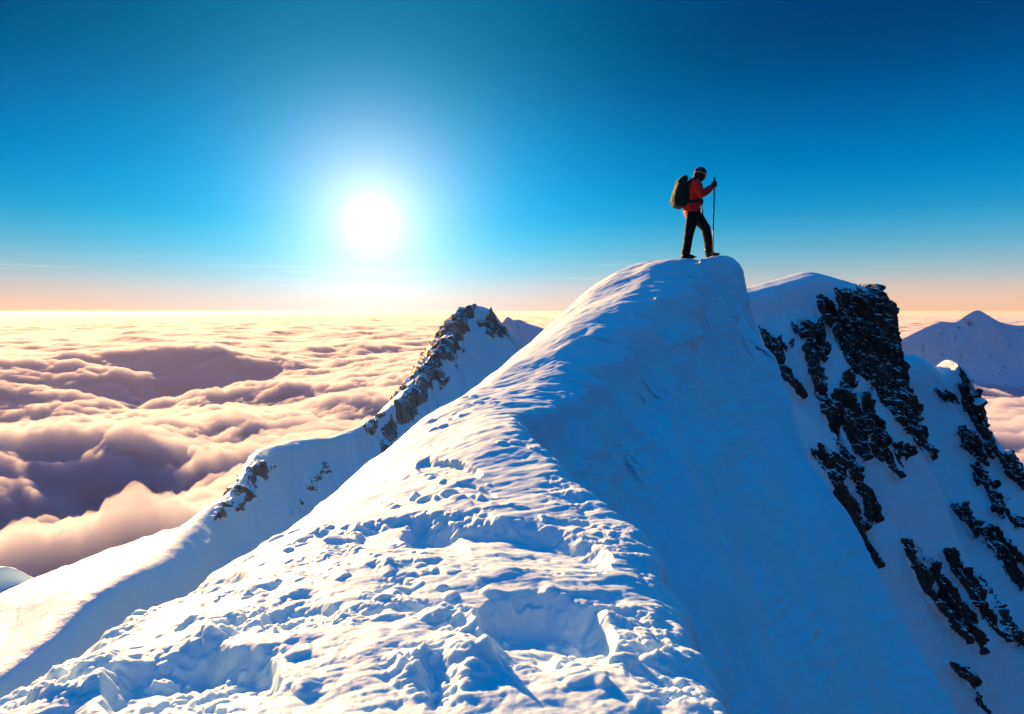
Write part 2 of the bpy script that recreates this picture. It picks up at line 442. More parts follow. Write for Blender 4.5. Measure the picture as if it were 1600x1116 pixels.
streak = fbm(V @ np.array([[.9, .0, .35], [.0, .6, .0], [-.1, .1, .16]]).T * .35, 5, off=8., kind='ridge')
rock = sstep(.50, .68, sd + (streak * .62 + .3 * fbm(V * .5, 3, off=66.)) * sstep(0, .25, sd))
gul = fbm(np.stack([V[:, 0] * .10 + V[:, 1] * .05, V[:, 1] * .03, V[:, 2] * .03], 1), 5, off=2., kind='ridge')
face = sstep(4, 12, np.repeat(np.arange(nr), nc) - 190.)
disp = gul * 1.5 * sc_ * (.12 + .88 * sstep(8, 60, np.abs(np.repeat(np.arange(nr), nc) - 198.))) + fbm(V * .3, 4, off=6.) * .22 * sc_
disp = disp + rock * (streak * 1.3 + .05) * sc_
V += Nn * disp[:, None]
nz = normals(V.reshape(nr, nc, 3)).reshape(-1, 3)[:, 2]
rock = np.clip(rock * (.90 + streak * .7), 0, 1) * sstep(.86, .66, nz)
structure(grid_mesh('mountain_ridge', V, nr, nc, M_LEFT, {'rock': rock}), 'snow covered ridge with a bare rock peak rising left of the hiker, above the clouds')

# ================================================================== ROCKY MOUNTAINS ON THE RIGHT
def c7(pts): return [(1100 + a / 3.1, 400 + b / 3.1) for a, b in pts]
def c8(pts): return [(1150 + a / 2.396, 650 + b / 2.396) for a, b in pts]
RP = [c7(p) for p in (
 [(225,370),(265,355),(300,395),(325,435),(370,515),(400,570),(440,620),(475,685),(430,640),(390,600),(340,510),(300,470),(280,430),(235,410)],
 [(405,320),(445,335),(500,375),(530,415),(540,345),(570,320),(582,420),(572,505),(540,480),(500,440),(470,400),(440,365)],
 [(560,205),(600,200),(635,260),(650,330),(610,325),(590,350),(560,270)],
 [(645,160),(740,155),(820,160),(860,230),(885,290),(900,370),(925,400),(935,480),(955,600),(955,645),(900,650),(850,660),(800,620),(760,580),(730,560),(690,520),(655,430),(635,360),(640,300),(655,240)],
 [(790,610),(850,650),(955,640),(1010,720),(1018,800),(1046,880),(1077,990),(1020,935),(960,865),(900,795),(860,745)],
 [(620,660),(670,645),(700,700),(715,770),(760,800),(768,975),(720,935),(690,880),(660,800),(640,730)],
 [(765,680),(810,700),(845,780),(885,900),(875,960),(905,1040),(935,1065),(880,1015),(830,955),(795,880),(765,840)],
 [(505,940),(560,925),(600,955),(645,1020),(668,1116),(620,1085),(555,1005)],
 [(475,465),(520,495),(562,590),(585,680),(625,770),(668,850),(705,950),(745,1080),(760,1120),(700,1065),(668,985),(645,905),(595,795),(540,645),(505,545)],
 [(905,915),(940,955),(973,1065),(940,1015)], [(675,595),(705,640),(695,690),(668,645)], [(362,418),(398,432),(398,458),(368,442)],
 [(1135,655),(1190,660),(1210,712),(1165,703)],
 [(1240,550),(1265,585),(1278,650),(1333,700),(1340,760),(1385,820),(1415,910),(1405,945),(1360,895),(1300,805),(1258,745),(1262,680),(1238,620)],
 [(1210,835),(1262,855),(1312,915),(1364,945),(1366,1005),(1300,955),(1238,895)],
 [(1405,935),(1480,985),(1512,995),(1535,1120),(1470,1055),(1430,985)], [(1295,1015),(1350,1070),(1385,1120),(1330,1095)])]
RP += [c8(p) for p in (
 [(275,128),(330,115),(372,178),(388,230),(425,330),(430,375),(400,345),(368,300),(338,200)], [(343,348),(378,368),(424,458),(380,424)],
 [(398,155),(442,208),(484,300),(506,405),(478,373),(438,282)], [(428,376),(464,408),(504,490),(530,552),(478,503),(438,432)],
 [(615,470),(655,475),(695,543),(735,600),(795,670),(845,740),(865,800),(902,893),(840,825),(778,745),(718,675),(668,612),(636,542)],
 [(778,510),(832,565),(885,600),(915,660),(955,730),(997,838),(930,765),(888,705),(848,632),(808,572)], [(806,335),(852,342),(884,400),(888,445),(838,392)],
 [(916,415),(975,436),(1014,480),(1054,550),(1064,645),(1018,603),(978,533),(932,468)], [(588,115),(617,148),(633,218),(603,183)],
 [(786,926),(842,948),(864,1004),(820,972)], [(976,736),(1042,798),(1085,880),(1028,843)], [(886,1040),(944,1112),(900,1083)],
 [(886,196),(932,238),(948,284),(903,232)], [(952,306),(988,318),(993,374),(958,347)], [(1000,355),(1044,398),(1048,424)])]

def rocky(name, rows, rk, rc, ck, cc, label, seed):
    G = loft(rows, rk, rc, ck, cc)
    nr, nc = G.shape[:2]
    Nn = normals(G).reshape(-1, 3); V = G.reshape(-1, 3).copy(); px, py = frame(V)
    wp = 5 * fbm(V * .55, 4, off=4. + seed); wq = 5 * fbm(V * .55, 4, off=14. + seed)
    sd = polymask(px + wp, py + wq, RP, 14)
    rib = fbm(np.stack([(V[:, 0] + .35 * V[:, 2]) * 1.1, V[:, 1] * .45, V[:, 2] * .16], 1), 5, off=seed, kind='ridge')
    fine = fbm(np.stack([(V[:, 0] + .35 * V[:, 2]) * 3.2, V[:, 1] * 1.4, V[:, 2] * .8], 1), 4, off=seed + 3, kind='ridge')
    rock = sstep(.42, .60, sd + (rib * .50 + fine * .40) * (sd > .02) * sstep(.0, .3, sd))
    soft = fbm(V * .22, 4, off=seed + 1)
    flute = fbm(np.stack([(V[:, 0] + .45 * V[:, 2]) * .35, V[:, 1] * .12, V[:, 2] * .06], 1), 4, off=seed + 2)
    d = soft * .35 + flute * .45 + fbm(V * 1.3, 3, off=seed + 5) * .05
    led = fbm(np.stack([V[:, 0] * .6, V[:, 1] * .4, V[:, 2] * .7 + V[:, 0] * .4], 1), 3, off=seed + 9)
    led = np.floor(led * 5) / 5 + sstep(.0, .3, led * 5 - np.floor(led * 5)) / 5
    d = d + rock * (.05 + rib * 1.25 + fine * .42 + led * .6)
    V += Nn * (d * (.15 + .85 * sstep(436, 480, py)) if name == 'rocky_mountain' else d)[:, None]
    nz = normals(V.reshape(nr, nc, 3)).reshape(-1, 3)[:, 2]
    rock = np.clip(rock * (.90 + .45 * (rib + fine * .7)), 0, 1) * sstep(.74, .54, nz)
    return structure(grid_mesh(name, V, nr, nc, M_ROCKY, {'rock': rock}), label)

def prow(row, mean, tilt=-75):
    return [pt(a, b, y - (a - mean) / tilt) for a, b, y in row]
A = [
 [(1110,474,44),(1170,457,44),(1230,440,44),(1275,430,44),(1325,441,43),(1350,449,43),(1369,454,43)],
 [(1116,520,42),(1180,510,42),(1240,502,42),(1290,500,42),(1340,500,41),(1368,500,41),(1386,502,42)],
 [(1130,600,39),(1190,595,39),(1250,590,39),(1305,590,39),(1350,592,39),(1382,592,39),(1404,594,40)],
 [(1150,710,36),(1215,710,36),(1280,710,36),(1335,710,36),(1380,710,36),(1412,710,36),(1440,712,37)],
 [(1180,850,33.5),(1250,850,33.5),(1320,850,33.5),(1380,850,33.5),(1430,850,33.5),(1470,850,33.5),(1505,850,34)],
 [(1230,1000,31),(1300,1000,31),(1370,1000,31),(1430,1000,31),(1490,1000,31),(1535,1000,31),(1575,1000,31.5)],
 [(1290,1180,28.5),(1370,1180,28.5),(1440,1180,28.5),(1500,1180,28.5),(1570,1180,28.5),(1620,1180,28.5),(1670,1180,29)],
 [(1330,1400,25),(1410,1400,25),(1480,1400,25),(1550,1400,25),(1620,1400,25),(1680,1400,25),(1740,1400,26)]]
rows = []
for i, r in enumerate(A):
    w = prow(r, 1275)
    w += [off(w[-1], (.3, 3, -1.0)), off(w[-1], (-1, 12, -9))]
    rows.append(w)
top = [off(p, (-.5, 3.5, -1.2)) for p in rows[0]]; top2 = [off(p, (-3, 12, -12)) for p in rows[0]]
rows = [top2, top] + rows
rocky('rocky_mountain', rows, list(range(len(rows))), [6, 30, 90, 120, 130, 130, 120, 90, 30], list(range(9)), [60, 80, 80, 90, 70, 70, 30, 8],
      'steep snow mountain with a dark rock cliff right of the hiker', 3.)
B = [
 [(1330,600,58),(1395,570,57),(1440,563,56),(1475,578,55),(1502,573,54),(1514,600,53)],
 [(1350,680,54),(1410,660,54),(1450,655,54),(1490,655,53),(1520,650,53),(1532,652,53)],
 [(1370,760,51),(1430,750,51),(1470,745,51),(1510,740,51),(1550,735,51),(1583,732,51)],
 [(1400,850,48),(1460,850,48),(1510,850,48),(1550,840,48),(1590,830,48),(1625,820,49)],
 [(1450,1000,44),(1510,1000,44),(1560,1000,44),(1610,990,44),(1660,980,44),(1720,970,45)],
 [(1500,1200,39),(1580,1200,39),(1640,1200,39),(1700,1200,39),(1780,1200,39),(1850,1200,40)]]
rows = []
for r in B:
    w = prow(r, 1480); w += [off(w[-1], (.3, 3, -1.5)), off(w[-1], (0, 16, -14))]; rows.append(w)
top = [off(p, (-.5, 4, -1.5)) for p in rows[0]]; top2 = [off(p, (-3, 14, -16)) for p in rows[0]]
rows = [top2, top] + rows
rocky('rocky_shoulder', rows, list(range(len(rows))), [6, 30, 90, 90, 90, 110, 60], list(range(8)), [60, 60, 60, 60, 50, 30, 8],
      'lower snow shoulder with dark rock bands behind the rocky mountain', 8.)

# ================================================================== FAR MOUNTAINS
def far_mountain(name, crest, Y, base, label, amp=1.0, seed=0., n=180):
    c = [pt(a, b, Y) for a, b in crest]
    h = max(p[2] for p in c) - base
    H_ = [p[2] - base for p in c]
    rows = [[(p[0] - q * .6, p[1] + q * 2.5, base) for p, q in zip(c, H_)], [(p[0] - q * .1, p[1] + q * .3, p[2] - q * .2) for p, q in zip(c, H_)], c,
            [(p[0] + q * .04, p[1] - q * .08, p[2] - q * .10) for p, q in zip(c, H_)], [(p[0] + q * .27, p[1] - q * .40, p[2] - q * .5) for p, q in zip(c, H_)], [(p[0] + q * .6, p[1] - q * .95, base) for p, q in zip(c, H_)]]
    G = loft(rows, [0, 1, 2, 2.25, 3, 4], [10, 40, 14, n // 2, n // 2], list(range(len(c))), [24] * (len(c) - 1))
    nr, nc = G.shape[:2]; Nn = normals(G).reshape(-1, 3); V = G.reshape(-1, 3).copy()
    S = V / h
    cr = np.abs(np.repeat(np.arange(nr), nc) - 50.)
    d = fbm(np.stack([S[:, 0] * 2.2, S[:, 1] * 1.2, S[:, 2] * .8], 1), 6, off=seed, kind='ridge') * .06 * h * amp * (.05 + .95 * sstep(1, 45, cr))
    V += Nn * d[:, None]
    rock = .30 + .30 * fbm(S * np.array([9, 6, 4.]), 5, off=seed + 5)
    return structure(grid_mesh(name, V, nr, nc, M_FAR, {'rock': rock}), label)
DECK = -150.
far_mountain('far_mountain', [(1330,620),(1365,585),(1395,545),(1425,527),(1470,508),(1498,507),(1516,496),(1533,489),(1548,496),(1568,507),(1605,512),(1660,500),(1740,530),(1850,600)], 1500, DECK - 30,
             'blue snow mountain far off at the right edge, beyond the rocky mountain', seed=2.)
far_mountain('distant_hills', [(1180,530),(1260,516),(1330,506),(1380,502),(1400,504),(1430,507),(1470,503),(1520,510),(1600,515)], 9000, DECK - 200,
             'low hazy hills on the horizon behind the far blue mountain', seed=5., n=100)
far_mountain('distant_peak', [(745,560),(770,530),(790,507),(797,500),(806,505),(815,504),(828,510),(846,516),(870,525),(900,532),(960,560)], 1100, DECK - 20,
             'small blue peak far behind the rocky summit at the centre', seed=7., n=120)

# ================================================================== SEA OF CLOUDS
M_CLOUD = bpy.data.materials.new('cloud_vapour'); M_CLOUD.use_nodes = True
nt = M_CLOUD.node_tree; nt.nodes.clear()
o_ = N(nt, 'ShaderNodeOutputMaterial'); v_ = N(nt, 'ShaderNodeVolumePrincipled')
v_.inputs['Color'].default_value = (.68, .71, .85, 1); v_.inputs['Density'].default_value = .07; v_.inputs['Anisotropy'].default_value = .25
nt.links.new(v_.outputs[0], o_.inputs['Volume'])

def deck_at(px, py):
    cx, cy = (px - 800) / F, (558 - py) / F
    d = (cx, cy * sp + cp, cy * cp - sp); t = DECK / d[2]
    return d[0] * t, d[1] * t
na, nrr = 760, 760
az = np.linspace(R(-46), R(48), na); rr = 230 * (60000 / 230.) ** (np.linspace(0, 1, nrr))
AZ, RR = np.meshgrid(az, rr)
X = (np.sin(AZ) * RR).ravel(); Y = (np.cos(AZ) * RR).ravel()
fade = 1 / (1 + (RR.ravel() / 5000) ** 1.5)
P = np.stack([X, Y, X * 0], 1)
base = fbm(P / np.array([620., 480., 1]), 3, off=3.3) * 55
base += fbm(P / np.array([2600., 1500., 1]), 3, off=13.3) * 60 * sstep(900, 3000, RR.ravel()) * (.35 + .65 * fade)
# gaps in the deck: (frame x, y, half width, half height, drop) with a bank on their far side
for hx, hy, rx, ry, D in ((120, 592, 330, 30, 80), (60, 745, 230, 62, 60), (200, 862, 280, 40, 45), (430, 560, 130, 20, 50), (480, 600, 60, 14, 30), (330, 665, 90, 16, 26), (20, 660, 60, 18, 25), (470, 700, 70, 16, 20)):
    x0, y0 = deck_at(hx, hy); x1, y1 = deck_at(hx + rx, hy); x2, y2 = deck_at(hx, hy - ry)
    u = (X - x0) / abs(x1 - x0); v = (Y - y0) / abs(y2 - y0)
    wv = .75 * fbm(P / (abs(y2 - y0) * .9), 5, gain=.6, off=hx * .1)
    u = u + wv; v = v + wv
    base += D * np.exp(-u * u) * (-1.25 * np.exp(-(v - .1) ** 2 * 1.6) + .55 * np.exp(-(v - 1.25) ** 2 * 5))
bw = P + 30 * np.stack([fbm(P / 150., 2, off=1.), fbm(P / 150., 2, off=7.), X * 0], 1)
puff = fbm(bw / np.array([190., 130., 1]), 5, gain=.52, off=30., kind='billow')
puff2 = fbm(bw / np.array([72., 54., 1]), 5, gain=.55, off=37., kind='billow')
Z = DECK + base + 25 * puff / (1 + (RR.ravel() / 3200) ** 1.6) + 14 * puff2 * sstep(3500, 1200, RR.ravel())
Vt = np.stack([X, Y, Z], 1).reshape(nrr, na, 3)
Vb = Vt.copy(); Vb[:, :, 2] = DECK - 160
# one closed body: top sheet, bottom sheet, sides
V = np.concatenate([Vt.reshape(-1, 3), Vb.reshape(-1, 3)])
idx = np.arange(nrr * na).reshape(nrr, na); nb = nrr * na
def quads(a, b, c, d): return np.stack([a, b, c, d], -1).reshape(-1, 4)
q = [quads(idx[:-1, :-1], idx[:-1, 1:], idx[1:, 1:], idx[1:, :-1])]
q.append(q[0][:, ::-1] + nb)
for e, fl in ((idx[0], 1), (idx[-1], 0), (idx[:, 0], 0), (idx[:, -1], 1)):
    s = quads(e[:-1], e[1:], e[1:] + nb, e[:-1] + nb); q.append(s[:, ::-1] if fl else s)
q = np.concatenate(q)
me = bpy.data.meshes.new('cloud_sea')
me.vertices.add(len(V)); me.vertices.foreach_set('co', V.astype(np.float32).ravel())
me.loops.add(q.size); me.loops.foreach_set('vertex_index', q.ravel().astype(np.int32))
me.polygons.add(len(q)); me.polygons.foreach_set('loop_start', np.arange(0, q.size, 4, dtype=np.int32))
me.update(calc_edges=True); me.materials.append(M_CLOUD)
bm = bmesh.new(); bm.from_mesh(me); bmesh.ops.recalc_face_normals(bm, faces=bm.faces); bm.to_mesh(me); bm.free()
clouds = bpy.data.objects.new('cloud_sea', me); COL.objects.link(clouds)
clouds['kind'] = 'stuff'; clouds['label'] = 'sea of billowing clouds far below the ridge reaching to the horizon'

# ground below everything
m, nt, b = newmat('valley_ground'); b.inputs['Base Color'].default_value = (.5, .52, .56, 1); b.inputs['Roughness'].default_value = .9
nz = N(nt, 'ShaderNodeTexNoise'); nz.inputs['Scale'].default_value = .002
cr = N(nt, 'ShaderNodeValToRGB'); cr.color_ramp.elements[0].color = (.02, .03, .045, 1); cr.color_ramp.elements[1].color = (.07, .08, .10, 1)
tc = N(nt, 'ShaderNodeTexCoord'); nt.links.new(tc.outputs['Object'], nz.inputs['Vector'])
nt.links.new(nz.outputs['Fac'], cr.inputs['Fac']); nt.links.new(cr.outputs[0], b.inputs['Base Color'])
gx = np.linspace(-90000, 90000, 61)
GX, GY = np.meshgrid(gx, gx + 20000)
structure(grid_mesh('ground', np.stack([GX, GY, GX * 0 + DECK - 330 + 20 * np.sin(GX / 9000) * np.cos(GY / 7000)], -1), 61, 61, m), 'dark valley ground hidden under the clouds')

# haze
hz = bpy.data.meshes.new('haze'); bm = bmesh.new(); bmesh.ops.create_cube(bm, size=1)
for v in bm.verts:
    v.co = Vector((v.co.x * 200000, 20000 + v.co.y * 200000, 8 if v.co.z > 0 else DECK - 360))
bm.to_mesh(hz); bm.free()
hm = bpy.data.materials.new('haze_air'); hm.use_nodes = True; nt = hm.node_tree; nt.nodes.clear()
o_ = N(nt, 'ShaderNodeOutputMaterial'); v_ = N(nt, 'ShaderNodeVolumePrincipled')
v_.inputs['Color'].default_value = (.9, .8, .7, 1); v_.inputs['Density'].default_value = 1.5e-5; v_.inputs['Anisotropy'].default_value = .5
nt.links.new(v_.outputs[0], o_.inputs['Volume']); hz.materials.append(hm)
ho = bpy.data.objects.new('haze', hz); COL.objects.link(ho); ho['kind'] = 'stuff'; ho['label'] = 'thin warm haze in the air over the clouds'

# ================================================================== HIKER
def solid(name, col, rough=.8, noise=0, bump=.002, spec=.3, sheen=0):
    m, nt, b = newmat(name); b.inputs['Roughness'].default_value = rough; b.inputs['Specular IOR Level'].default_value = spec
    tc = N(nt, 'ShaderNodeTexCoord'); nz = N(nt, 'ShaderNodeTexNoise'); nz.inputs['Scale'].default_value = noise or 30; nz.inputs['Detail'].default_value = 5
    nt.links.new(tc.outputs['Object'], nz.inputs['Vector'])
    cr = N(nt, 'ShaderNodeValToRGB'); e = cr.color_ramp.elements
    e[0].position = .3; e[1].position = .7
    e[0].color = (*[c * .75 for c in col], 1); e[1].color = (*[min(1, c * 1.2) for c in col], 1)
    nt.links.new(nz.outputs['Fac'], cr.inputs['Fac']); nt.links.new(cr.outputs[0], b.inputs['Base Color'])
    bp = N(nt, 'ShaderNodeBump'); bp.inputs['Distance'].default_value = bump; nt.links.new(nz.outputs['Fac'], bp.inputs['Height']); nt.links.new(bp.outputs[0], b.inputs['Normal'])
    if sheen: b.inputs['Sheen Weight'].default_value = sheen
    return m
C_RED = solid('red_shell_fabric', (.80, .022, .018), .7, 14, .006); C_BLACK = solid('black_trouser_fabric', (.004, .004, .006), .85, 16, .006)
C_GREEN = solid('dark_green_nylon', (.0006, .030, .012), .85, 20, .004); C_STRAP = solid('black_webbing', (.012, .012, .013), .7)
C_SKIN = solid('skin', (.42, .24, .17), .55); C_WOOL = solid('charcoal_wool', (.02, .02, .028), .95, 60, .004); C_BAND = solid('pale_band', (.45, .38, .38), .8)
C_BOOT = solid('black_leather', (.014, .012, .012), .5, 40); C_RUBBER = solid('boot_rubber', (.02, .02, .02), .8); C_HAIR = solid('dark_brown_hair', (.03, .014, .010), .8, 90, .004)
C_METAL = solid('grey_anodised_pole', (.10, .12, .15), .35); C_METAL.node_tree.nodes['Principled BSDF'].inputs['Metallic'].default_value = .6
C_MAROON = solid('dark_maroon_fleece', (.06, .012, .014), .9, 30, .004)
C_EYE = solid('eye_white', (.6, .6, .6), .3); C_LIP = solid('lips', (.35, .12, .1), .5)

def tube(bm, pts, rad, flat=None, seg=14):
    """rounded tube through points; rad one radius (or (a, b)) per point"""
    pts = [Vector(p) for p in pts]; rings = []
    ref = Vector((0, 1, 0))
    for i, p in enumerate(pts):
        t = (pts[min(i + 1, len(pts) - 1)] - pts[max(i - 1, 0)]).normalized()
        r0 = ref if abs(t.dot(ref)) < .95 else Vector((1, 0, 0))
        a = t.cross(r0).normalized(); b = a.cross(t).normalized()
        r = rad[i]; ra, rb = r if isinstance(r, tuple) else (r, r)
        rings.append((p, t, a, b, ra, rb))
    full = []
    p, t, a, b, ra, rb = rings[0]
    for k in (.35, .75): full.append((p - t * min(ra, rb) * math.sqrt(1 - k * k) * .9, a, b, ra * k, rb * k))
    for r in rings: full.append((r[0], r[2], r[3], r[4], r[5]))
    p, t, a, b, ra, rb = rings[-1]
    for k in (.75, .35): full.append((p + t * min(ra, rb) * math.sqrt(1 - k * k) * .9, a, b, ra * k, rb * k))
    vs = [[bm.verts.new(c + a * (x * math.cos(6.28318 * j / seg)) + b * (y * math.sin(6.28318 * j / seg))) for j in range(seg)] for c, a, b, x, y in full]
    for r, s in zip(vs[:-1], vs[1:]):
        for j in range(seg): bm.faces.new((r[j], r[(j + 1) % seg], s[(j + 1) % seg], s[j]))
    bm.faces.new(vs[0][::-1]); bm.faces.new(vs[-1])

def ball(bm, c, r, rot=0):
    g = bmesh.ops.create_icosphere(bm, subdivisions=3, radius=1)
    M = Matrix.Translation(Vector(c)) @ Matrix.Rotation(rot, 4, 'Y') @ Matrix.Diagonal((*r, 1))
    bmesh.ops.transform(bm, matrix=M, verts=g['verts'])

def slab(bm, pts, ys, bulge=.0):
    """outline in x,z swept across y, rounded towards its sides; ys = list of (y, scale)"""
    cx = sum(p[0] for p in pts) / len(pts); cz = sum(p[1] for p in pts) / len(pts)
    vs = [[bm.verts.new((cx + (x - cx) * s, y, cz + (z - cz) * s)) for x, z in pts] for y, s in ys]
    n = len(pts)
    for r, s in zip(vs[:-1], vs[1:]):
        for j in range(n): bm.faces.new((r[j], r[(j + 1) % n], s[(j + 1) % n], s[j]))
    bm.faces.new(vs[0][::-1]); bm.faces.new(vs[-1])

def make(name, build, mat, parent=None, voxel=0, smooth=2, loc=(0, 0, 0), wrinkle=0):
    bm = bmesh.new(); build(bm); bmesh.ops.recalc_face_normals(bm, faces=bm.faces)
    me = bpy.data.meshes.new(name); bm.to_mesh(me); bm.free(); me.materials.append(mat)
    o = bpy.data.objects.new(name, me); COL.objects.link(o)
    if voxel:
        r = o.modifiers.new('r', 'REMESH'); r.mode = 'VOXEL'; r.voxel_size = voxel
        s = o.modifiers.new('s', 'SMOOTH'); s.iterations = smooth; s.factor = .5
        dg = bpy.context.evaluated_depsgraph_get(); dg.update()
        m2 = bpy.data.meshes.new_from_object(o.evaluated_get(dg)); o.modifiers.clear(); o.data = m2; m2.name = name
        if not m2.materials: m2.materials.append(mat)
        me = m2
        if wrinkle:
            V = np.empty(len(me.vertices) * 3, np.float32); me.vertices.foreach_get('co', V); V = V.reshape(-1, 3)
            nn = np.empty(len(me.vertices) * 3, np.float32); me.vertices.foreach_get('normal', nn); nn = nn.reshape(-1, 3)
            V += nn * (fbm(V * np.array([9, 7, 22.]), 3, off=4., kind='ridge') * wrinkle)[:, None]
            me.vertices.foreach_set('co', V.ravel()); me.update()
    for p in me.polygons: p.use_smooth = True
    if parent: o.parent = parent
    return o

def empty(name, loc, label, cat):
    o = bpy.data.objects.new(name, None); COL.objects.link(o); o.location = loc; o.empty_display_size = .2
    o['label'] = label; o['category'] = cat; return o

bx, by, _ = pt(1076.5, 407, 13); gz = ground_z(ridge, bx - .09, by - .1)
gf = ground_z(ridge, bx + .38, by + .1) - gz
HL = (bx, by, gz - .012)
SH_N, EL_N, WR_N, HA_N = (.05, -.185, 1.40), (.15, -.255, 1.155), (.335, -.205, 1.30), (.39, -.19, 1.365)
SH_F, EL_F, WR_F, HA_F = (.06, .185, 1.39), (.07, .26, 1.13), (.205, .2, 1.10), (.25, .185, 1.105)
lift = max(-.02, min(.14, gf + .012 - .045))
hiker = empty('person', HL, 'hiker in red jacket and dark beanie stepping onto the snowy summit, head bowed', 'person')

def body(bm):
    tube(bm, [(.04, 0, .90), (.05, 0, 1.1), (.055, 0, 1.3), (.07, 0, 1.42)], [(.10, .14), (.09, .13), (.10, .16), (.07, .13)])
    tube(bm, [(.075, 0, 1.42), (.125, 0, 1.49), (.17, 0, 1.54)], [.06, .055, .06])
    ball(bm, (.185, 0, 1.59), (.098, .078, .108), R(25)); ball(bm, (.235, 0, 1.52), (.05, .055, .055), R(25))      # skull, jaw
    tube(bm, [(.278, 0, 1.583), (.296, 0, 1.556), (.282, 0, 1.543)], [.010, .017, .012])                              # nose
    tube(bm, [(.262, -.03, 1.604), (.272, 0, 1.60), (.262, .03, 1.604)], [.012, .012, .012])                          # brow
    tube(bm, [(.268, -.02, 1.512), (.276, 0, 1.510), (.268, .02, 1.512)], [.010, .011, .010])                         # mouth
    for s in (-1, 1): ball(bm, (.175, s * .079, 1.555), (.016, .012, .03), R(25))
    for a, e, w_, h in ((SH_N, EL_N, WR_N, HA_N), (SH_F, EL_F, WR_F, HA_F)): tube(bm, [a, e, w_, h], [.05, .042, .03, .036])
    tube(bm, [(.06, -.08, .88), (-.03, -.1, .48), (-.095, -.1, .10), (0, -.1, .05)], [.085, .055, .04, .035])
    tube(bm, [(.08, .08, .88), (.335, .1, .59 + lift / 2), (.41, .1, .12 + lift), (.52, .1, .09 + lift)], [.085, .055, .04, .035])
make('body', body, C_SKIN, hiker, .011, 2)
def hair(bm):
    tube(bm, [(.105, 0, 1.575), (.10, 0, 1.53), (.115, 0, 1.50)], [(.05, .07), (.045, .066), (.03, .05)])
make('hair', hair, C_HAIR, hiker, .009, 2)
for s in (-1, 1):
    e_ = make('eye', lambda bm: ball(bm, (.268, s * .030, 1.587), (.010, .013, .009), R(25)), C_EYE, hiker)
def cowl(bm):
    tube(bm, [(.09, 0, 1.455), (.13, 0, 1.49), (.175, 0, 1.535), (.185, 0, 1.565)], [(.088, .088), (.086, .088), (.102, .094), (.094, .092)])
make('neck_gaiter', cowl, C_MAROON, hiker, .009, 2)
def beanie(bm):
    g = bmesh.ops.create_uvsphere(bm, u_segments=28, v_segments=18, radius=1)
    bmesh.ops.delete(bm, geom=[v for v in bm.verts if v.co.z < -.12], context='VERTS')
    M = Matrix.Translation((.185, 0, 1.612)) @ Matrix.Rotation(R(14), 4, 'Y') @ Matrix.Diagonal((.112, .094, .098, 1))
    bmesh.ops.transform(bm, matrix=M, verts=bm.verts)
    bmesh.ops.solidify(bm, geom=bm.faces[:], thickness=-.008)
make('beanie', beanie, C_WOOL, hiker)
def ring(bm, c, rx, ry, r, tilt=0, n=40, h=1.6):
    vs = []
    M = Matrix.Translation(c) @ Matrix.Rotation(tilt, 4, 'Y')
    for i in range(n):
        a = 6.28318 * i / n
        vs.append([bm.verts.new(M @ Vector(((rx + r * math.cos(b)) * math.cos(a), (ry + r * math.cos(b)) * math.sin(a), r * h * math.sin(b)))) for b in [6.28318 * k / 8 for k in range(8)]])
    for i in range(n):
        for k in range(8): bm.faces.new((vs[i][k], vs[(i + 1) % n][k], vs[(i + 1) % n][(k + 1) % 8], vs[i][(k + 1) % 8]))
make('headband', lambda bm: ring(bm, (.187, 0, 1.603), .108, .09, .007, R(14)), C_BAND, hiker)

def jacket(bm):
    tube(bm, [(.04, 0, .875), (.04, 0, .95), (.05, 0, 1.06), (.055, 0, 1.18), (.055, 0, 1.30), (.06, 0, 1.38), (.08, 0, 1.44)],
         [(.155, .20), (.158, .195), (.152, .185), (.158, .19), (.152, .2), (.13, .19), (.095, .13)], seg=24)
    tube(bm, [(.085, 0, 1.44), (.125, 0, 1.50)], [(.085, .085), (.075, .08)])                                     # collar
    for a, e, w_, h in ((SH_N, EL_N, WR_N, HA_N), (SH_F, EL_F, WR_F, HA_F)):
        A_, E_, W_ = Vector(a), Vector(e), Vector(w_)
        tube(bm, [A_ + Vector((0, 0, -.02)), A_.lerp(E_, .5), E_, E_.lerp(W_, .5), W_], [.09, .086, .08, .072, .056])
make('jacket', jacket, C_RED, hiker, .011, 3, wrinkle=.009)
def trousers(bm):
    ball(bm, (.05, 0, .89), (.135, .165, .12))
    tube(bm, [(.045, -.085, .88), (.01, -.095, .68), (-.03, -.1, .49), (-.055, -.1, .30), (-.09, -.1, .10)], [(.13, .11), (.112, .10), (.088, .09), (.082, .085), (.080, .08)])
    tube(bm, [(.09, .085, .86), (.21, .095, .74), (.335, .1, .60 + lift / 2), (.385, .1, .36 + lift / 2), (.415, .1, .14 + lift)], [(.13, .11), (.112, .10), (.09, .09), (.082, .085), (.080, .08)])
make('trousers', trousers, C_BLACK, hiker, .011, 3, wrinkle=.010)
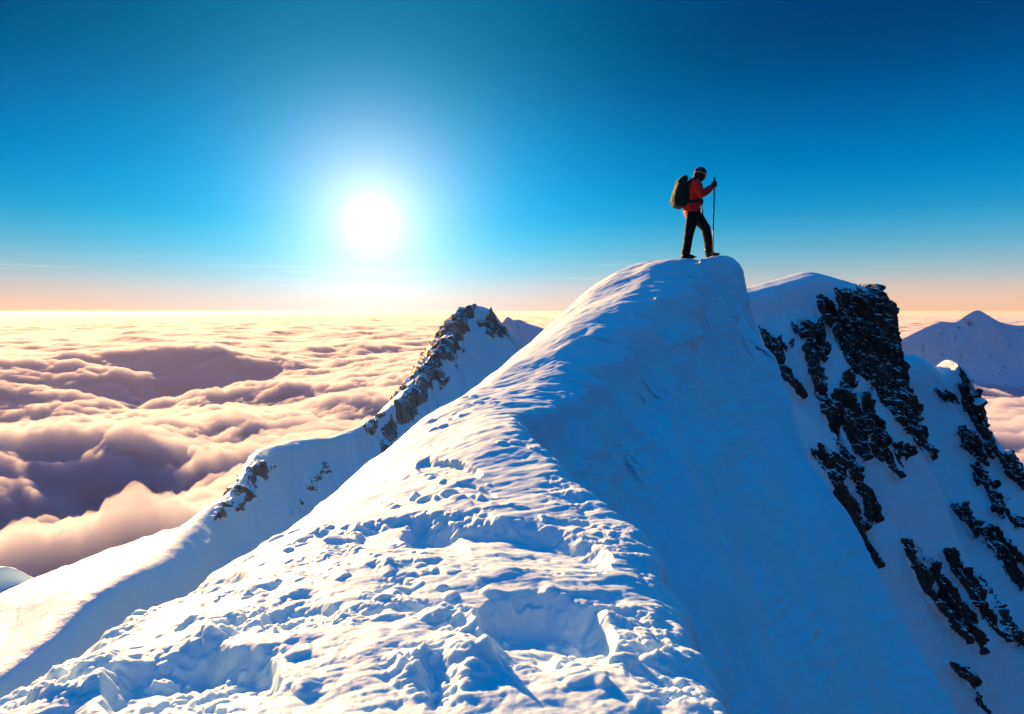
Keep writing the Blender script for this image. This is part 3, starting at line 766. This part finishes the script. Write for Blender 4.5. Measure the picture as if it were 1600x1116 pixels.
def boot(ax, ay, az, pitch):
    M = Matrix.Translation((ax, ay, az)) @ Matrix.Rotation(-pitch, 4, 'Y')
    def up(bm):
        tube(bm, [(-.0, 0, .17), (-.005, 0, .11), (-.005, 0, .06)], [(.062, .052), (.060, .05), (.062, .046)])
        tube(bm, [(-.035, 0, .045), (.04, 0, .06), (.10, 0, .045), (.165, 0, .035)], [(.036, .042), (.052, .046), (.038, .05), (.024, .04)])
        bmesh.ops.transform(bm, matrix=M, verts=bm.verts)
    def sole(bm):
        prof = [(-.085, 0), (-.02, 0), (-.015, .006), (.03, .006), (.04, 0), (.12, 0), (.17, .010), (.205, .032), (.20, .045), (.15, .026), (.03, .026), (-.08, .028)]
        slab(bm, prof, [(-.044, .96), (-.03, 1), (.03, 1), (.044, .96)])
        bmesh.ops.transform(bm, matrix=M, verts=bm.verts)
    b = make('boot', up, C_BOOT, hiker, .008, 2); make('sole', sole, C_RUBBER, b)
    def gaiter(bm): tube(bm, [(0, 0, .20), (0, 0, .13)], [(.073, .07), (.066, .06)]); bmesh.ops.transform(bm, matrix=M, verts=bm.verts)
boot(-.095, -.1, 0.0, 0)
boot(.425, .1, .045 + lift, R(16))

def glove(h, w_, side):
    """fingers closed round an upright grip at h"""
    h = Vector(h); w_ = Vector(w_); g = h + Vector((.012, 0, 0))
    def b(bm):
        tube(bm, [w_ - (h - w_) * .35, w_, w_.lerp(h, .5)], [.047, .044, .040])
        tube(bm, [w_.lerp(h, .4), h + Vector((-.012, side * .024, .0))], [(.038, .03), (.046, .026)])
        for k in range(4):
            z = .036 - .024 * k; L = (.9, 1, .96, .8)[k]
            pts = [h + Vector((-.015, side * .030, z)), h + Vector((.024, side * .034, z)), h + Vector((.048, side * .012, z - .002)), h + Vector((.046 * L, -side * .020, z - .004)), h + Vector((.018 * L, -side * .026, z - .004))]
            tube(bm, pts, [.0125, .012, .0115, .011, .009], seg=8)
        tube(bm, [h + Vector((-.028, -side * .004, .020)), h + Vector((-.014, -side * .028, .040)), h + Vector((.014, -side * .030, .052))], [.016, .014, .011], seg=8)
    return make('glove', b, C_WOOL, hiker, .0055, 1)
glove(HA_N, WR_N, -1); glove(HA_F, WR_F, 1)

# trekking poles, held in the hands
def pole(top, tip, label):
    top = Vector(top); tip = Vector(tip); d = (tip - top).normalized()
    r = empty('trekking_pole', (HL[0] + tip.x, HL[1] + tip.y, HL[2] + tip.z), label, 'trekking pole')
    r['group'] = 'trekking poles held by the hiker'
    T = lambda p: Vector(p) - tip
    make('shaft', lambda bm: (tube(bm, [T(top + d * .12), T(top.lerp(tip, .5))], [.014, .014], seg=10), tube(bm, [T(top.lerp(tip, .5)), T(tip - d * .03)], [.012, .011], seg=10)), C_METAL, r)
    make('grip', lambda bm: tube(bm, [T(top), T(top + d * .02), T(top + d * .06), T(top + d * .14), T(top + d * .17)], [.020, .017, .0145, .016, .012], seg=12), C_STRAP, r)
    make('basket', lambda bm: ring(bm, T(tip - d * .06), .032, .032, .006, 0, 20, .8), C_STRAP, r)
    make('tip', lambda bm: tube(bm, [T(tip - d * .035), T(tip)], [.007, .003], seg=8), C_METAL, r)
    make('wrist_strap', lambda bm: tube(bm, [T(top + d * .02), T(top + d * .05 + Vector((-.035, 0, -.03))), T(top + d * .14 + Vector((-.04, 0, -.02)))], [.005, .007, .006], seg=6), C_STRAP, r)
def gl(x, y): return ground_z(ridge, HL[0] + x, HL[1] + y) - HL[2]
pole((HA_N[0] + .010, HA_N[1], 1.475), (.39, -.19, gl(.39, -.19) - .02), 'grey trekking pole planted upright in front of the hiker, gripped in the near hand')
pole((.238, .185, 1.20), (.46, .2, gl(.46, .2) - .02), 'dark trekking pole slanting down in front of the hiker\'s belly, held in the far hand')

# backpack
pk = empty('backpack', (HL[0] - .2, HL[1], HL[2] + .945), 'tall dark green backpack on the hiker\'s back', 'backpack')
O_ = Vector((-.2, 0, .945))
def loc(bm): bmesh.ops.translate(bm, vec=-O_, verts=bm.verts)
def bag(bm):
    prof = [(-.170, .945), (-.27, .962), (-.325, 1.0), (-.345, 1.06), (-.335, 1.16), (-.31, 1.27), (-.278, 1.36), (-.25, 1.43), (-.08, 1.46), (-.058, 1.30), (-.055, 1.1), (-.075, 1.02), (-.12, .96)]
    slab(bm, prof, [(-.165, .80), (-.15, .93), (-.11, .99), (0, 1.0), (.11, .99), (.15, .93), (.165, .80)]); loc(bm)
b_ = make('bag', bag, C_GREEN, pk, .012, 4, wrinkle=.008)
def lid(bm):
    prof = [(-.265, 1.405), (-.27, 1.44), (-.215, 1.50), (-.15, 1.545), (-.10, 1.548), (-.066, 1.51), (-.06, 1.46), (-.16, 1.435)]
    slab(bm, prof, [(-.15, .82), (-.12, .97), (0, 1.03), (.12, .97), (.15, .82)]); loc(bm)
make('lid', lid, C_GREEN, pk, .010, 3)
def pocket(bm):
    prof = [(-.32, 1.02), (-.355, 1.06), (-.352, 1.14), (-.325, 1.22), (-.29, 1.22), (-.29, 1.02)]
    slab(bm, prof, [(-.10, .9), (-.08, 1), (.08, 1), (.10, .9)]); loc(bm)
make('front_pocket', pocket, C_GREEN, pk, .009, 2)
for s in (-1, 1):
    def strap(bm):
        tube(bm, [(-.05, s * .09, 1.40), (-.02, s * .10, 1.475), (.05, s * .105, 1.492), (.13, s * .115, 1.45), (.19, s * .125, 1.36), (.20, s * .14, 1.24), (.16, s * .165, 1.13), (.07, s * .188, 1.06), (-.04, s * .17, 1.03)],
             [(.012, .03)] * 9, seg=10); loc(bm)
    make('shoulder_strap', strap, C_STRAP, pk)
    def side(bm): tube(bm, [(-.30, s * .145, 1.12), (-.2, s * .166, 1.14), (-.07, s * .155, 1.16)], [(.008, .014)] * 3, seg=8); loc(bm)
    make('side_strap', side, C_STRAP, pk)
make('hip_belt', lambda bm: (ring(bm, (.045, 0, 1.055), .150, .186, .016, R(-4), 40, 2.0), loc(bm)), C_STRAP, pk)


# ================================================================== LIGHT
SUN_EL, SUN_AZ = R(15.5), R(-33)
sd = Vector((math.sin(SUN_AZ) * math.cos(SUN_EL), math.cos(SUN_AZ) * math.cos(SUN_EL), math.sin(SUN_EL)))
sl = bpy.data.lights.new('sun', 'SUN'); sl.energy = 5; sl.angle = R(.6); sl.color = (1, .52, .175)
so = bpy.data.objects.new('sun', sl); COL.objects.link(so); so.rotation_euler = sd.to_track_quat('Z', 'Y').to_euler()

w = bpy.data.worlds.new('World'); sc.world = w; w.use_nodes = True; nt = w.node_tree; nt.nodes.clear()
out = N(nt, 'ShaderNodeOutputWorld'); bg = N(nt, 'ShaderNodeBackground'); nt.links.new(bg.outputs[0], out.inputs[0])
tc = N(nt, 'ShaderNodeTexCoord'); nrm = N(nt, 'ShaderNodeVectorMath', operation='NORMALIZE'); nt.links.new(tc.outputs['Generated'], nrm.inputs[0])
sep = N(nt, 'ShaderNodeSeparateXYZ'); nt.links.new(nrm.outputs[0], sep.inputs[0])
ramp = N(nt, 'ShaderNodeValToRGB'); ramp.color_ramp.interpolation = 'B_SPLINE'
nt.links.new(sep.outputs['Z'], ramp.inputs['Fac'])
EXPO = 1.85
def lin(c): return tuple(((v / 255 + .055) / 1.055) ** 2.4 if v > 10 else v / 255 / 12.92 for v in c)
stops = [(0.0, (250, 196, 160)), (.022, (238, 200, 178)), (.05, (165, 192, 200)), (.085, (95, 178, 206)), (.13, (0, 152, 208)), (.2, (0, 120, 190)), (.3, (0, 68, 130)),
         (.42, (0, 50, 100)), (.6, (0, 108, 172)), (1.0, (0, 136, 216))]
e = ramp.color_ramp.elements
while len(e) > 1: e.remove(e[0])
e[0].position = stops[0][0]; e[0].color = (*lin(stops[0][1]), 1)
for p, c in stops[1:]:
    x = e.new(p); x.color = (*lin(c), 1)
ramp2 = N(nt, 'ShaderNodeValToRGB'); ramp2.color_ramp.interpolation = 'B_SPLINE'; nt.links.new(sep.outputs['Z'], ramp2.inputs['Fac'])
e = ramp2.color_ramp.elements
while len(e) > 1: e.remove(e[0])
cool = [(0.0, (10, 42, 76)), (.05, (8, 56, 98)), (.13, (0, 84, 130)), (.3, (0, 94, 146)), (.6, (0, 110, 178)), (1.0, (0, 136, 216))]
e[0].position = 0; e[0].color = (*lin(cool[0][1]), 1)
for p, c in cool[1:]:
    x = e.new(p); x.color = (*lin(c), 1)
side = N(nt, 'ShaderNodeMapRange'); side.interpolation_type = 'SMOOTHSTEP'; side.inputs['From Min'].default_value = .1; side.inputs['From Max'].default_value = .75
nt.links.new(sep.outputs['Y'], side.inputs['Value'])
smix = N(nt, 'ShaderNodeMix'); smix.data_type = 'RGBA'
nt.links.new(side.outputs[0], smix.inputs[0]); nt.links.new(ramp2.outputs[0], smix.inputs[6]); nt.links.new(ramp.outputs[0], smix.inputs[7])
# thin streaks of high cloud low over the horizon
cm = N(nt, 'ShaderNodeMapping'); cm.inputs['Scale'].default_value = (2.2, 2.2, 150); nt.links.new(nrm.outputs[0], cm.inputs['Vector'])
cn = N(nt, 'ShaderNodeTexNoise'); cn.inputs['Scale'].default_value = 1.3; cn.inputs['Detail'].default_value = 4; nt.links.new(cm.outputs[0], cn.inputs['Vector'])
c1 = N(nt, 'ShaderNodeMapRange'); c1.inputs['From Min'].default_value = .58; c1.inputs['From Max'].default_value = .8; nt.links.new(cn.outputs['Fac'], c1.inputs['Value'])
zb = N(nt, 'ShaderNodeMapRange'); zb.inputs['From Min'].default_value = .022; zb.inputs['From Max'].default_value = .05; nt.links.new(sep.outputs['Z'], zb.inputs['Value'])
zc = N(nt, 'ShaderNodeMapRange'); zc.inputs['From Min'].default_value = .085; zc.inputs['From Max'].default_value = .05; nt.links.new(sep.outputs['Z'], zc.inputs['Value'])
cm1 = N(nt, 'ShaderNodeMath', operation='MULTIPLY'); nt.links.new(zb.outputs[0], cm1.inputs[0]); nt.links.new(zc.outputs[0], cm1.inputs[1])
cm2 = N(nt, 'ShaderNodeMath', operation='MULTIPLY'); nt.links.new(cm1.outputs[0], cm2.inputs[0]); nt.links.new(c1.outputs[0], cm2.inputs[1])
cirrus = N(nt, 'ShaderNodeVectorMath', operation='SCALE'); cirrus.inputs[0].default_value = (.30, .20, .14); nt.links.new(cm2.outputs[0], cirrus.inputs['Scale'])
K = 1 / 2 ** EXPO
# warm glow round the visible sun
vx, vy, vz = pt(580, 345, 1); VS = Vector((vx, vy, vz)).normalized()
dt = N(nt, 'ShaderNodeVectorMath', operation='DOT_PRODUCT'); dt.inputs[1].default_value = VS; nt.links.new(nrm.outputs[0], dt.inputs[0])
cl_ = N(nt, 'ShaderNodeMath', operation='MINIMUM'); cl_.inputs[1].default_value = 1; nt.links.new(dt.outputs['Value'], cl_.inputs[0])
ac = N(nt, 'ShaderNodeMath', operation='ARCCOSINE'); nt.links.new(cl_.outputs[0], ac.inputs[0])
def lobe(width, amp, col):
    a = N(nt, 'ShaderNodeMath', operation='MULTIPLY'); a.inputs[1].default_value = -1 / R(width); nt.links.new(ac.outputs[0], a.inputs[0])
    x = N(nt, 'ShaderNodeMath', operation='EXPONENT'); nt.links.new(a.outputs[0], x.inputs[0])
    s = N(nt, 'ShaderNodeVectorMath', operation='SCALE'); s.inputs[0].default_value = tuple(c * amp for c in col); nt.links.new(x.outputs[0], s.inputs['Scale'])
    return s
def wide_lobe(width, col):
    a = N(nt, 'ShaderNodeMath', operation='MULTIPLY'); a.inputs[1].default_value = 1 / R(width); nt.links.new(ac.outputs[0], a.inputs[0])
    q = N(nt, 'ShaderNodeMath', operation='MULTIPLY'); nt.links.new(a.outputs[0], q.inputs[0]); nt.links.new(a.outputs[0], q.inputs[1])
    g = N(nt, 'ShaderNodeMath', operation='MULTIPLY'); g.inputs[1].default_value = -1; nt.links.new(q.outputs[0], g.inputs[0])
    x = N(nt, 'ShaderNodeMath', operation='EXPONENT'); nt.links.new(g.outputs[0], x.inputs[0])
    s = N(nt, 'ShaderNodeVectorMath', operation='SCALE'); s.inputs[0].default_value = col; nt.links.new(x.outputs[0], s.inputs['Scale'])
    return s
sky = N(nt, 'ShaderNodeTexSky'); sky.sky_type = 'NISHITA'; sky.sun_disc = False; sky.sun_elevation = SUN_EL; sky.sun_rotation = SUN_AZ
acc = None
sc0 = N(nt, 'ShaderNodeVectorMath', operation='SCALE'); sc0.inputs['Scale'].default_value = 1.0; nt.links.new(smix.outputs[2], sc0.inputs[0])
sk = N(nt, 'ShaderNodeVectorMath', operation='MULTIPLY'); sk.inputs[1].default_value = (0, .0001, .0002); nt.links.new(sky.outputs[0], sk.inputs[0])
acc = sc0
for n in (sk, cirrus, lobe(1.05, 1.2, (1, .92, .78)), lobe(2.4, .75, (1, .82, .58)), wide_lobe(6.5, (.48, .30, .12)), wide_lobe(12, (.05, .05, .02)), wide_lobe(18, (.0, .31, .47))):
    a = N(nt, 'ShaderNodeVectorMath', operation='ADD'); nt.links.new(acc.outputs[0], a.inputs[0]); nt.links.new(n.outputs[0], a.inputs[1]); acc = a
nt.links.new(acc.outputs[0], bg.inputs['Color']); bg.inputs['Strength'].default_value = K

sc.view_settings.view_transform = 'Standard'; sc.view_settings.look = 'None'; sc.view_settings.gamma = 1
sc.view_settings.exposure = EXPO; sc.view_settings.use_curve_mapping = False
sc.cycles.volume_bounces = 6; sc.cycles.max_bounces = 12; sc.cycles.use_denoising = True
sc.cycles.transparent_max_bounces = 8
